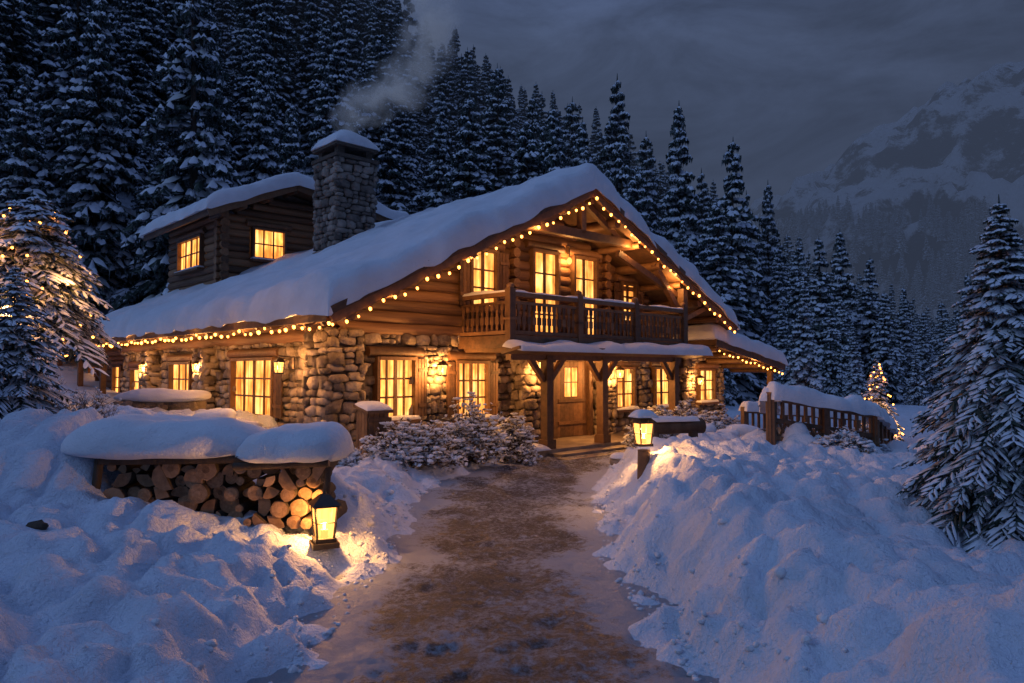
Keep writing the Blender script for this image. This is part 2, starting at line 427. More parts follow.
def pillar(s0,s1,d0,d1,z0,z1,mb=stn,core=mor,sz=.95):
    core.abox(s0+.03,s1-.03,d0+.03,d1-.03,z0,z1)
    stonewall((s0,d0,0),X_,FN,s1-s0,z0,z1,mb=mb,sz=sz,dep=.08)
    stonewall((s0,d0,0),Y_,SN,d1-d0,z0,z1,mb=mb,sz=sz,dep=.08)
    stonewall((s1,d0,0),Y_,X_,d1-d0,z0,z1,mb=mb,sz=sz,dep=.08)
pillar(.62,1.35,1.2,2.0,-.2,2.75)
pillar(5.75,6.5,1.15,1.9,-.2,2.4)
pillar(8.85,9.4,1.3,1.9,-.2,2.4)
swins=[(4.95,1.56,2.1,1.2,4),(9.5,1.5,1.5,1.2,3),(13.2,1.4,1.2,1.1,2)]
hs=[]
for (d,z,w,hh,n) in swins:
    window((.95,d,z),Y_,SN,w,hh,n,3,shut=(-1,) if d<5 else (),sw=.40)
    hs.append((d-WD-w/2-.1,d-WD+w/2+.1,z-hh/2-.14,z+hh/2+.24))
stonewall((.95,WD,0),Y_,SN,13.4,-.1,2.55,hs)
logwall(lgy,(.95,0,0),Y_,SN,1.2,15.2,2.52,3.3)
pillar(.6,1.1,7.1,7.8,-.1,2.5);pillar(.6,1.1,11.3,12.0,-.1,2.5)
def clip(z):
    zz=z+.22
    s0=(zz-ZE0)/(ZA-ZE0)*SA;s1=SA+(ZA-zz)/(ZA-ZE1)*(SE1-SA)
    if s1-s0<.3:return None
    return s0,s1
uh=[(6.28,7.28,2.6,5.0),(7.8,8.8,2.6,5.0),(4.3,5.15,3.3,4.75)]
logwall(lgx,(0,WD,0),X_,FN,.75,12.95,2.68,6.5,uh,clip=clip)
window((6.78,WD-.08,3.85),X_,FN,.84,2.05,2,4,shut=(),snow=False)
window((8.3,WD-.08,3.85),X_,FN,.84,2.05,2,4,shut=(),snow=False)
window((4.72,WD-.08,4.05),X_,FN,.72,1.25,2,3,shut=(-1,1),snow=False,sw=.3)
window((10.2,WD-.08,3.85),X_,FN,.6,1.0,2,3,shut=(-1,1),snow=False,sw=.3)
for z in np.arange(2.80,3.2,.243):
    lgx.cyl((.35,WD,z),(1.0,WD,z),.13,n=10)
for s in (5.7,9.2):
    for z in np.arange(2.82,roofz(s)-.25,.243):lgy.cyl((s,WD-.28,z),(s,WD+.1,z),.12,n=9)
def plank_roof(s0,z0,s1,z1,d0,d1,th=.16):
    L=math.hypot(s1-s0,z1-z0);t=V(((s1-s0)/L,0,(z1-z0)/L));nrm=V((-t.z,0,t.x))
    if nrm.z<0:nrm=-nrm
    c=V(((s0+s1)/2,(d0+d1)/2,(z0+z1)/2))-nrm*th/2
    dk.box(c,t*L/2,Y_*(d1-d0)/2,nrm*th/2)
plank_roof(SE0,ZE0,SA,ZA,0,DL);plank_roof(SE1,ZE1,SA,ZA,0,DL)
for k in range(14):
    s=.4+k*.94
    z=roofz(s)-.27
    tim.cyl((s,.03,z-.0),(s,WD+.4,z),.09 if k%2 else .12,n=9)
for (s0,z0,s1,z1) in((SE0-.05,ZE0-.02,SA,ZA),(SE1+.05,ZE1-.02,SA,ZA)):
    tim.beam((s0,-.05,z0-.10),(s1,-.05,z1-.10),.07,.30)
    tim.beam((s0,-.11,z0-.02),(s1,-.11,z1-.02),.05,.13)
tim.abox(-.07,-.003,.02,DL,2.78,2.99)
for k in range(24):
    d=.35+k*.65
    tim.beam((.02,d,roofz(.05)-.25),(1.3,d,roofz(1.3)-.25),.09,.14)
tim.beam((4.9,.3,5.2),(8.9,.3,5.2),.16,.2)
tim.beam((6.87,.3,5.2),(6.87,.3,6.1),.16,.16,up=Y_)
tim.beam((5.3,.3,5.15),(6.7,.3,6.0),.12,.14);tim.beam((8.5,.3,5.15),(7.0,.3,6.0),.12,.14)
tim.beam((10.9,.1,2.6),(10.9,.1,roofz(10.9)-.3),.2,.2,up=Y_)
tim.beam((10.9,.2,3.5),(9.7,.2,4.8),.14,.16);tim.beam((10.9,.2,3.3),(12.2,.2,3.75),.12,.14)
tim.beam((8.2,.25,4.9),(11.2,.25,3.9),.12,.16)
def rs(a,b):
    s=-.16+(SE1+.32)*a;return V((s,-.18+b*(DL+.3),roofz(min(max(s,0),SE1))-(.06 if s<0 or s>SE1 else 0)+.004))
slab(snw,rs,14,15.6,.50,.24,.26,.14,wob=.10,seed=2,nf=.9,under=True,lip=.09)
B0,B1=4.11,10.6;BD=-.1
tim.abox(B0,B1,BD,WD,2.50,2.62)
for k in range(12):
    s=B0+.15+k*(B1-B0-.3)/11;dk.abox(s-.06,s+.06,BD+.03,WD,2.34,2.498)
tim.abox(B0-.03,B1+.03,BD-.06,BD-.003,2.42,2.68)
tim.abox(B0-.06,B0-.003,BD,WD,2.42,2.68)
def rail(p0,p1,ht=.92):
    p0=V(p0);p1=V(p1);L=(p1-p0).length;dirn=(p1-p0)/L;nrm=dirn.cross(Z)
    tim.beam(p0+Z*ht,p1+Z*ht,.13,.09);tim.beam(p0+Z*.12,p1+Z*.12,.07,.08);tim.beam(p0+Z*(ht-.17),p1+Z*(ht-.17),.05,.06)
    n=int(L/.155)
    for i in range(n):
        p=p0+dirn*(L*(i+.5)/n)
        for (za,zb,wa) in((.16,.3,.030),(.3,.46,.055),(.46,.6,.03),(.6,.72,.05)):
            tim.box(p+Z*(za+zb)/2,dirn*wa,nrm*.014,Z*(zb-za)/2)
rail((B0,BD,2.62),(B1,BD,2.62));rail((B0,BD,2.62),(B0,WD-.1,2.62));rail((B1,BD,2.62),(B1,WD-.1,2.62))
for s in(B0,6.27,8.43,B1):
    tim.abox(s-.08,s+.08,BD-.08,BD+.08,2.45,3.66)
    tim.blob((s,BD,3.70),.1,.1,.09)
    tim.abox(s-.1,s+.1,BD-.1,BD+.1,3.0,3.05)
for (p0,ln,ax) in(((B0,BD-.06,3.585),B1-B0,X_),((B0-.06,BD,3.585),WD,Y_)):
    pp=V(p0);oth=Y_ if ax is X_ else X_
    slab(snw,lambda a,b:pp+ax*a*ln+oth*b*.13,ln,.13,.055,.05,.8,.1,wob=.01,nf=3)
tim.box((7.5,BD-.27,2.36),(3.65,0,0),(0,.27,-.05),(0,0.01,.03))
slab(snw,lambda a,b:V((3.85+7.3*a,BD-.6+.56*b,2.335+.10*b)),7.3,.56,.19,.12,.5,.1,wob=.05,seed=5)
por=MB()
por.abox(4.3,10.6,-.15,WD,-.3,.22);
for k in range(2):
    por.abox(5.2-.25*k,8.4+.2*k,-.55-.42*k,-.153-.42*k,-.3,.15-.05*k)
por.obj('porch_steps',[M_slate],cab)
slab(snw,lambda a,b:V((8.5+2.1*a,-.15+.5*b,.224)),2.1,.5,.12,.15,.4,.1,wob=.05)
slab(snw,lambda a,b:V((4.25+1.0*a,-.2+.8*b,.224)),1.0,.8,.14,.2,.4,.1,wob=.05)
for s in(5.37,7.3,10.35):
    tim.abox(s-.10,s+.10,-.06,.14,.22,2.34);tim.abox(s-.14,s+.14,-.10,.18,.22,.42);tim.abox(s-.14,s+.14,-.10,.18,2.12,2.2)
    for sg in(-1,1):
        if s==10.35 and sg==1:continue
        tim.beam((s+sg*.1,.05,1.72),(s+sg*.62,.05,2.3),.1,.12)
tim.beam((4.2,.05,2.25),(10.6,.05,2.25),.16,.17)
tim.abox(7.1,7.24,WD-.16,WD+.02,.22,2.3);tim.abox(8.5,8.64,WD-.16,WD+.02,.22,2.3);tim.abox(7.1,8.64,WD-.17,WD,2.18,2.34)
for k in range(7):
    s=7.27+k*.175
    if k in(2,3,4):tim.abox(s,s+.17,WD-.07,WD,.23,1.25);tim.abox(s,s+.17,WD-.07,WD,2.02,2.17)
    else:tim.abox(s,s+.17,WD-.07,WD,.23,2.17)
pane.abox(7.63,8.13,WD-.04,WD-.02,1.26,2.01)
tim.abox(7.865,7.895,WD-.065,WD-.045,1.26,2.01);tim.abox(7.63,8.13,WD-.063,WD-.042,1.62,1.645)
tim.abox(7.35,8.4,WD-.1,WD-.072,.55,.63);tim.abox(7.35,8.4,WD-.1,WD-.072,1.12,1.2)
A0,A1=12.8,16.1
mor.abox(A0,A1,WD+.3,9,-.6,2.45)
window((14.9,WD+.28,1.45),X_,FN,.9,.95,2,3,shut=())
hw=[(14.9-A0-.55,14.9-A0+.55,.85,2.15)]
stonewall((A0,WD+.28,0),X_,FN,A1-A0,-.5,2.4,hw)
stonewall((A1,WD+.28,0),Y_,X_,4,-.5,2.3)
stonewall((13.3,WD,0),X_,FN,.5,-.4,2.5)
ar=lambda s:3.02-(s-11.9)*.16
plank_roof(17.2,ar(17.2),12.9,ar(12.9),.25,9.2)
tim.beam((12.8,.2,ar(12.8)-.1),(17.25,.2,ar(17.25)-.1),.07,.24)
slab(snw,lambda a,b:V((12.6+4.75*a,.1+9.1*b,ar(12.6+4.75*a)+.004)),4.75,9.1,.44,.22,.25,.15,wob=.06,seed=8,under=True,lip=.06)
for s in(13,14,15,16,16.9):tim.cyl((s,.27,ar(s)-.27),(s,WD+.4,ar(s)-.27),.09,n=8)
lgx.cyl((12.7,WD-.02,2.62),(14.2,WD-.02,2.5),.10,n=9)
tim.abox(16.7,16.86,.4,.56,-.5,ar(16.8)-.3)
mor.abox(1.6,5,15.0,24,-.3,2.75)
logwall(lgy,(1.6,0,0),Y_,SN,15.2,24,.3,2.9,[(17,18.2,.9,2.1),(20.3,21.5,.9,2.1)])
window((1.55,17.6,1.5),Y_,SN,1.0,1.1,2,3,shut=());window((1.55,20.9,1.5),Y_,SN,1.0,1.1,2,3,shut=())
plank_roof(.3,2.75,5.4,3.2,15.45,25)
slab(snw,lambda a,b:V((.2+5.2*a,15.3+9.8*b,2.75+.45*a)),5.2,9.8,.4,.3,.3,.2,seed=3,under=False)
for d in(16.2,19.2,22.5):tim.abox(.55,.72,d,d+.17,-.2,2.75)
# --- dormer
DD0,DD1=10.5,14.7;DS0,DS1=2.3,8.1;DSA,DZA=4.3,7.78
dz=lambda s:DZA-(DSA-s)*.45 if s<DSA else DZA-(s-DSA)*.17
mor.abox(DS0+.02,DS1-.02,DD0+.02,DD1,3.5,6.6)
mor.add([(DS0+.02,DD0+.03,6.5),(DS1-.02,DD0+.03,6.5),(DS1-.02,DD0+.03,dz(DS1)-.15),(DSA,DD0+.03,7.6)],[(0,1,2,3)],0)
def dclip(z):
    zz=z+.2
    if zz<6.7:return (DS0-.2,DS1+.2)
    k=(DZA-zz)/.45
    return None if k<.15 else (DSA-k,min(DS1+.2,DSA+(DZA-zz)/.17))
logwall(lgx,(0,DD0,0),X_,FN,DS0-.2,DS1+.2,4.2,7.7,[(3.1,4.3,5.35,6.35)],clip=dclip,r=.125)
logwall(lgy,(DS0,0,0),Y_,SN,DD0-.25,DD1+.1,4.0,6.75,[(11.6,13.7,5.1,6.2)],r=.125)
window((3.7,DD0-.06,5.85),X_,FN,.95,.85,3,2,shut=())
window((DS0-.06,12.65,5.65),Y_,SN,1.9,.9,4,2,shut=())
plank_roof(1.65,dz(1.65),DSA,DZA,9.8,15.6,.12);plank_roof(8.6,dz(8.6),DSA,DZA,9.8,15.6,.12)
tim.beam((1.6,9.76,dz(1.6)-.1),(DSA,9.76,DZA-.1),.07,.24);tim.beam((8.65,9.76,dz(8.65)-.1),(DSA,9.76,DZA-.1),.07,.24)
for s in(2.0,2.7,3.5,4.3,5.3,6.1,7.2):tim.cyl((s,9.82,dz(s)-.24),(s,DD0+.1,dz(s)-.24),.08,n=8)
tim.beam((1.65,9.8,dz(1.65)-.1),(1.65,15.6,dz(1.65)-.1),.06,.18)
slab(snw,lambda a,b:V((1.5+7.25*a,9.64+6.15*b,dz(min(max(1.5+7.25*a,1.65),8.6))+.004)),7.25,6.15,.42,.22,.28,.14,wob=.06,seed=12,under=True,lip=.06)
# --- chimney
ch=MB();chc=MB();cs,cd,ck=4.5,7.2,.6
chc.abox(cs-ck+.02,cs+ck-.02,cd-ck+.02,cd+ck-.02,4.5,7.9)
for(O,A,Nn)in(((cs-ck,cd-ck,0),X_,FN),((cs-ck,cd-ck,0),Y_,SN),((cs+ck,cd-ck,0),Y_,X_),((cs-ck,cd+ck,0),X_,Y_)):
    stonewall(O,A,Nn,2*ck,4.6,7.86,mb=ch,sz=.95,dep=.08)
chc.abox(cs-ck-.1,cs+ck+.1,cd-ck-.1,cd+ck+.1,7.87,7.97)
for a in(-1,1):
    for b in(-1,1):chc.abox(cs+a*.45-.1,cs+a*.45+.1,cd+b*.45-.1,cd+b*.45+.1,7.972,8.2)
chc.abox(cs-ck-.08,cs+ck+.08,cd-ck-.08,cd+ck+.08,8.2,8.28)
ch.obj('chimney_stones',[M_stoneg],cab);chc.obj('chimney_core',[M_mortar],cab)
slab(snw,lambda a,b:V((cs-.72+1.44*a,cd-.72+1.44*b,8.284)),1.44,1.44,.44,.5,.2,.1,wob=.05,seed=4)
slab(snw,lambda a,b:V((cs-.95+1.7*a,cd-.75-.5+.6*b,roofz(cs-.9+1.7*a)+.33)),1.7,.6,.2,.3,.3,.12,wob=.03,seed=6)
wire=MB()
def plight(name,loc,e,r,parent=None,c=(1,.42,.11)):
    l=bpy.data.lights.new(name,'POINT');l.energy=e;l.color=c;l.shadow_soft_size=r
    o=bpy.data.objects.new(name,l);o.location=loc;scene.collection.objects.link(o)
    if parent:o.parent=parent
    return o
def string(pts,sag=.07,span=1.15,sp=.30,r=.032):
    for p0,p1 in zip(pts[:-1],pts[1:]):
        p0=V(p0);p1=V(p1);L=(p1-p0).length;n=max(1,round(L/span));last=None;nb=4
        for i in range(n*nb):
            t=i/(n*nb);f=(t*n)%1;p=p0.lerp(p1,t)-Z*sag*4*f*(1-f)
            p=p+V((rnd.uniform(-.02,.02),rnd.uniform(-.012,.012),rnd.uniform(-.02,.02)))
            if last is not None:wire.cyl(last,p,.006,n=4,caps=False)
            last=p
            k=rnd.uniform(.7,1.2)
            blb.blob(p-Z*.05,r*k,r*k,r*1.25*k,0,0)
            wire.cyl(p,p-Z*.03,.014,n=5)
string([(SE0-.05,-.16,ZE0-.24),(SA,-.16,ZA-.29),(SE1+.05,-.16,ZE1-.24)])
string([(-.1,-.1,2.78),(-.1,DL,2.78)])
string([(12.9,.12,ar(12.9)-.28),(17.2,.12,ar(17.2)-.28)],r=.03)
string([(.25,15.5,2.6),(.25,24.5,2.6)])
for s in(1.2,3.2,5.2,8.6,10.4):plight('string_light_glow',(s,.15,roofz(s)-.50),44,.05,cab)
for d in(1,3.5,6,8.5,11,13.5):plight('string_light_glow',(-.06,d,2.58),34,.05,cab)
plight('string_light_glow',(15.3,.3,2.05),28,.05,cab)
sc=MB();scg=MB()
sconces=[((3.35,WD-.1,1.95),FN),((6.12,1.05,1.95),FN),((9.12,1.2,1.85),FN),((13.6,WD-.1,1.6),FN),((.8,7.45,2.0),SN),((.8,11.65,2.0),SN),((.5,2.3,2.0),SN)]
def lantern_geo(mm,gg,c,w,hh,snow=None):
    c=V(c)
    for a in(-1,1):
        for b in(-1,1):
            mm.beam(c+V((a*w*.75,b*w*.75,0)),c+V((a*w,b*w,hh)),w*.16,w*.16)
    mm.abox(c.x-w*.95,c.x+w*.95,c.y-w*.95,c.y+w*.95,c.z-w*.35,c.z)
    mm.abox(c.x-w*1.15,c.x+w*1.15,c.y-w*1.15,c.y+w*1.15,c.z+hh,c.z+hh+w*.18)
    q=[(c.x+a*w*1.3,c.y+b*w*1.3,c.z+hh+w*.182) for a,b in((-1,-1),(1,-1),(1,1),(-1,1))]
    q2=[(c.x+a*w*.35,c.y+b*w*.35,c.z+hh+w*1.1) for a,b in((-1,-1),(1,-1),(1,1),(-1,1))]
    mm.add(q+q2,[(0,1,5,4),(1,2,6,5),(2,3,7,6),(3,0,4,7),(4,5,6,7),(3,2,1,0)])
    mm.cyl((c.x,c.y,c.z+hh+w*1.1),(c.x,c.y,c.z+hh+w*1.45),w*.2,w*.1,n=6)
    g=.82
    a=[(c.x+i*w*.74*g*1.1,c.y+j*w*.74*g*1.1,c.z+.003) for i,j in((-1,-1),(1,-1),(1,1),(-1,1))]
    b=[(c.x+i*w*g*1.1,c.y+j*w*g*1.1,c.z+hh-.003) for i,j in((-1,-1),(1,-1),(1,1),(-1,1))]
    gg.add(a+b,[(0,1,5,4),(1,2,6,5),(2,3,7,6),(3,0,4,7)])
    for i in(-1,1):
        mm.beam(c+V((-w*.85,i*w*.9,hh*.5)),c+V((w*.85,i*w*.9,hh*.5)),w*.08,w*.08)
        mm.beam(c+V((i*w*.9,-w*.85,hh*.5)),c+V((i*w*.9,w*.85,hh*.5)),w*.08,w*.08)
for i,(p,n) in enumerate(sconces):
    p=V(p);c=p+n*.30-Z*.1
    lantern_geo(sc,scg,c,.075,.2)
    sc.beam(p+Z*.2,c+Z*.33,.02,.02);sc.box(p+Z*.1,V((.04,0,0)) if n==FN else V((0,.04,0)),n*.01,Z*.12)
    plight('sconce_light',c+Z*.1,(270,310,240,210,260,210,160)[i],.04,cab)
plight('porch_fill_light',(7.9,.5,2.1),160,.08,cab)  # added lamp that brightens the porch and doorway
sc.cyl((7.9,.5,2.22),(7.9,.5,2.34),.015,n=5);scg.blob((7.9,.5,2.1),.09,.09,.11,0,0,sub=2)  # stem and globe made up to go with the added porch lamp
plight('balcony_fill_light',(7.55,WD-.3,4.75),70,.05,cab);sc.cyl((7.55,WD-.3,4.85),(7.55,WD-.3,5.1),.02,n=6);scg.blob((7.55,WD-.3,4.75),.07,.07,.09,0,0,sub=2)  # added lamp with stem and globe, brightens the gable wall
for mbx,nm,mt in((stn,'stone_walls',M_stone),(lgx,'log_walls_front',M_logx),(lgy,'log_walls_side',M_logy),(tim,'timber_frames_and_balcony',M_wood),(dk,'roof_boards',M_woodd),
    (pane,'window_panes',M_pane),(snw,'roof_snow',M_snow),(mor,'wall_core',M_mortar),(blb,'string_light_bulbs',M_bulb),(wire,'string_light_wire',M_metal),(sc,'wall_lantern_frames',M_metal),(scg,'wall_lantern_glass',M_lglass)):
    mbx.obj(nm,[mt],cab)

# ------------------------------------------------------------------ conifers
def conifer(name,seed,H,R,nwh,nbr,snow=.75,m=6,ws=1.0,bottom=.05,link=True,fr=True,pf=.82,tip=True):
    r=random.Random(seed);mb=MB()
    lean=V((r.uniform(-.02,.02),r.uniform(-.02,.02),0))
    mb.cyl((0,0,-.3),lean*H+Z*H*.97,H*.017,H*.002,n=7,m=0,segs=4)
    wd=H*.0095*ws
    def strip(p0,p1,w,drop,sn):
        d=p1-p0;L=d.length
        if L<1e-4:return
        d=d/L;sd=d.cross(Z)
        if sd.length<.05:return
        sd.normalize();K=3
        vs=[]
        for k in range(K+1):
            t=k/K;c=p0+d*(L*t)-Z*(drop*t*t)
            ww=w*(.55+1.0*t*(1-t)*2.2)*(1 if k<K else .25)*r.uniform(.6,1.4)
            ww2=w*(.55+1.0*t*(1-t)*2.2)*(1 if k<K else .25)*r.uniform(.6,1.4)
            vs+=[c+sd*ww-Z*ww*r.uniform(.5,1.2),c+Z*w*.15,c-sd*ww2-Z*ww2*r.uniform(.5,1.2)]
        fs=[]
        for k in range(K):
            a=k*3;fs+=[(a,a+1,a+4,a+3),(a+1,a+2,a+5,a+4)]
        mb.add(vs,fs,1,False)
        if fr:
            for k in range(2):
                t=r.uniform(.2,1);c=p0+d*(L*t)-Z*(drop*t*t)
                mb.add([c+sd*w*r.uniform(-.8,.8),c+d*w*.9,c-Z*w*r.uniform(1.2,2.6)+d*w*r.uniform(-.5,1)],[(0,1,2)],1,False)
        if sn:
            vs=[];t0=r.uniform(0,.25);t1=r.uniform(.8,1.05)
            for k in range(K+1):
                t=t0+(t1-t0)*k/K;c=p0+d*(L*t)-Z*(drop*t*t)+Z*w*.35
                ww=w*(.6+1.1*t*(1-t)*2)*(1 if 0<k<K else .4)*r.uniform(.65,1.25)
                vs+=[c+sd*ww-Z*ww*.9,c+Z*w*.45*(1 if 0<k<K else 0),c-sd*ww-Z*ww*.9]
            mb.add(vs,fs,2,True)
    for i in range(nwh):
        n=max(3,int(nbr*(1-.5*i/nwh)))
        for j in range(n):
            if r.random()<.06:continue
            t=min(.99,max(0,(i+r.uniform(-.1,1.25))/nwh));z=H*(bottom+(.985-bottom)*t)
            az=2*math.pi*(j+r.random()*.9)/n+i*1.3
            Lb=R*((1-t)**pf)*r.uniform(.6,1.14)*(1+.12*math.sin(az*2+seed))+H*.012
            rad=V((math.cos(az),math.sin(az),0))
            up=.25*t+.02;dr=.5-.12*t+r.uniform(-.10,.10)
            base=lean*z+Z*z
            def sp(u):return base+rad*(Lb*u)+Z*(Lb*(up*u-dr*u*u))
            K=3
            for k in range(K):
                strip(sp(k/K),sp((k+1)/K),wd*.9,0,r.random()<snow)
            mm=max(3,int(m*(1-.55*t)))
            for q in range(mm):
                u=.16+.84*(q+r.random()*.5)/mm
                for sd in(-1,1):
                    l=Lb*(.46*(1.08-u)+.07)*r.uniform(.7,1.2)
                    a2=az+sd*r.uniform(.65,1.05);dv=V((math.cos(a2),math.sin(a2),-.15+.2*t))
                    p=sp(min(u,1));strip(p,p+dv*l,wd,l*.42,r.random()<snow)
    mb.cyl(lean*H+Z*H*.95,lean*H+Z*H*1.01,H*.006,H*.001,n=5,m=1)
    me=bpy.data.meshes.new(name);me.from_pydata(mb.v,[],mb.f)
    for q in(M_bark,M_needle,M_snowt):me.materials.append(q)
    me.polygons.foreach_set('material_index',mb.m);me.polygons.foreach_set('use_smooth',mb.sm);me.update()
    o=bpy.data.objects.new(name,me)
    if link:scene.collection.objects.link(o)
    return o
tc=bpy.data.collections.new('fir_templates')
NT=7
for k in range(NT):
    tc.objects.link(conifer('fir_template_%d'%k,100+k,12,[2.3,2.7,2.0,2.9,2.5,2.2,2.5][k],[30,27,34,30,24,32,26][k],8,[.85,.72,.92,.80,.62,.9,.7][k],5,1.2,link=False,pf=[.82,.7,.9,.75,.82,.95,.78][k]))
def forest(name,pts):
    me=bpy.data.meshes.new(name);me.from_pydata([p[0] for p in pts],[],[])
    a=me.attributes.new('scl','FLOAT_VECTOR','POINT');a.data.foreach_set('vector',[x for p in pts for x in(p[1]*p[3],p[1]*p[3],p[1])])
    a=me.attributes.new('rot','FLOAT_VECTOR','POINT');a.data.foreach_set('vector',[x for p in pts for x in(rnd.uniform(-.03,.03),rnd.uniform(-.03,.03),p[2])])
    a=me.attributes.new('idx','INT','POINT');a.data.foreach_set('value',[rnd.randrange(NT) for p in pts])
    o=bpy.data.objects.new(name,me);scene.collection.objects.link(o)
    ng=bpy.data.node_groups.new(name+'_nodes','GeometryNodeTree')
    ng.interface.new_socket(name='Geometry',in_out='INPUT',socket_type='NodeSocketGeometry');ng.interface.new_socket(name='Geometry',in_out='OUTPUT',socket_type='NodeSocketGeometry')
    N=ng.nodes;L=ng.links;gi=N.new('NodeGroupInput');go=N.new('NodeGroupOutput');ip=N.new('GeometryNodeInstanceOnPoints');ci=N.new('GeometryNodeCollectionInfo')
    ci.inputs['Collection'].default_value=tc;ci.inputs['Separate Children'].default_value=True;ci.inputs['Reset Children'].default_value=True
    def na(nm,dt):
        n=N.new('GeometryNodeInputNamedAttribute');n.data_type=dt;n.inputs['Name'].default_value=nm;return [s for s in n.outputs if s.enabled and s.name=='Attribute'][0]
    L.new(gi.outputs[0],ip.inputs['Points']);L.new(ci.outputs[0],ip.inputs['Instance']);ip.inputs['Pick Instance'].default_value=True
    L.new(na('idx','INT'),ip.inputs['Instance Index']);L.new(na('rot','FLOAT_VECTOR'),ip.inputs['Rotation']);L.new(na('scl','FLOAT_VECTOR'),ip.inputs['Scale'])
    L.new(ip.outputs[0],go.inputs[0])
    md=o.modifiers.new('scatter','NODES');md.node_group=ng;return o
F=711.
pts=[]
for(px,ty,Y)in[(70,-70,37),(195,-60,34),(262,50,40),(335,10,50),(128,10,46),(25,60,33),(400,70,52),(440,85,50),(490,60,60),(530,90,56),(570,95,62),(615,68,55),(648,130,60),(677,97,52),(705,165,60),(730,137,52),(752,190,60),(768,180,56),(800,268,33),(822,235,46),(842,228,50),(775,225,60),(868,255,48),(886,290,52),(905,285,55),(925,310,58),(945,300,60),(965,272,44),(1000,300,50),(1020,260,42),(830,300,40),(856,320,38),(915,345,42),(785,300,42),(940,350,46),(985,340,44),(160,120,40),(295,100,38),(350,110,42)]:
    X=(px-512)*Y/F;zg=h0(X,Y);zt=1.95+(370-ty)*Y/F
    sc_=(zt-zg)/12
    if sc_<.25:continue
    pts.append(((X,Y,zg-.1),sc_,rnd.uniform(0,6.28),1.0 if sc_<1.2 else .85))
def sil(px):return float(np.interp(px,[-400,380,430,520,600,700,780,860,940,1100],[-2000,-60,10,60,105,165,222,270,305,330]))
tries=0;base=[(p[0][0],p[0][1]) for p in pts]
cell={}
def okd(x,y,dm):
    for i in range(int(x//3)-1,int(x//3)+2):
        for j in range(int(y//3)-1,int(y//3)+2):
            for q in cell.get((i,j),()):
                if (q[0]-x)**2+(q[1]-y)**2<dm*dm:return False
    return True
for q in base:cell.setdefault((int(q[0]//3),int(q[1]//3)),[]).append(q)
while tries<14000 and len(pts)<1200:
    tries+=1
    Y=rnd.uniform(33,110);X=rnd.uniform(-.85*Y-6,.85*Y+4)
    s,d=toH(X,Y)
    if -4<s<22 and -3<d<27:continue
    if X>6 and Y<40 :continue
    if not okd(X,Y,2.7):continue
    zg=h0(X,Y);sc_=rnd.uniform(.5,1.5);zt=zg+12*sc_
    px=512+F*X/Y;ty=370-(zt-1.95)*F/Y
    if ty<sil(px)+rnd.uniform(-6,14):continue
    pts.append(((X,Y,zg-.1),sc_,rnd.uniform(0,6.28),rnd.uniform(.8,1.15)));cell.setdefault((int(X//3),int(Y//3)),[]).append((X,Y))
forest('pine_forest',pts);print('forest',len(pts))

# ------------------------------------------------------------------ mountain
def mh(x,y):
    rx=np.interp(x,[60,140,200,270,340,420,520,700,900],[0,55,118,160,200,235,265,290,300])
    t=(y-250)/270.;prof=sst(t)*.85+.15*t if t<1 else 1-.25*sst((t-1)*1.0)
    z=rx*max(0,prof)
    p=V((x*.008,y*.008,0))
    rn=1-abs(NZ(p*1.3))*2;rn2=1-abs(NZ(p*3.1+V((7,0,0))))*2
    z+=(18*rn+14*rn2+9*NZ(p*8)+4*NZ(p*20))*sst((y-250)/150)*min(1,rx/80)
    return z-6
mb=MB();xs=np.arange(40,900,5.5);ys=np.arange(240,720,5.5)
for y in ys:
    for x in xs:mb.v.append((float(x),float(y),mh(x,y)))
n=len(xs)
mb.f=[(j*n+i,j*n+i+1,(j+1)*n+i+1,(j+1)*n+i) for j in range(len(ys)-1) for i in range(n-1)];mb.m=[0]*len(mb.f);mb.sm=[True]*len(mb.f)
def mtmat():
    m,nt,N,L,B=newmat('mountain_rock_snow');co=objco(N,L)
    n=noisen(N,L,.035,9,.75,co);g=N.new('ShaderNodeNewGeometry');sx=N.new('ShaderNodeSeparateXYZ');L.new(g.outputs['Normal'],sx.inputs[0])
    a=N.new('ShaderNodeMath');a.operation='MULTIPLY_ADD';L.new(sx.outputs[2],a.inputs[0]);a.inputs[1].default_value=.5;L.new(n.outputs['Fac'],a.inputs[2])
    r=ramp(N,[(.0,(.02,.023,.026)),(.36,(.05,.055,.06)),(.54,(.84,.87,.92))])
    mr=N.new('ShaderNodeMapRange');mr.inputs[1].default_value=.62;mr.inputs[2].default_value=1.08;L.new(a.outputs[0],mr.inputs[0]);L.new(mr.outputs[0],r.inputs[0])
    L.new(r.outputs[0],B.inputs['Base Color']);B.inputs['Roughness'].default_value=.9
    bump(N,L,B,n.outputs['Fac'],1,16);return m
mb.obj('mountain',[mtmat()])
pts=[]
for k in range(5500):
    y=rnd.uniform(250,480);x=rnd.uniform(70,480)
    if x/y<.25 or x/y>.8:continue
    z=mh(x,y)
    lim=85+45*NZ(V((x*.015,y*.015,4)))
    if z>lim or NZ(V((x*.02,y*.02,1)))>.08+.3*(1-z/140):continue
    pts.append(((x,y,z-1),rnd.uniform(.7,1.25),rnd.uniform(0,6.28),1.1))
forest('mountain_forest',pts);print('mt forest',len(pts))

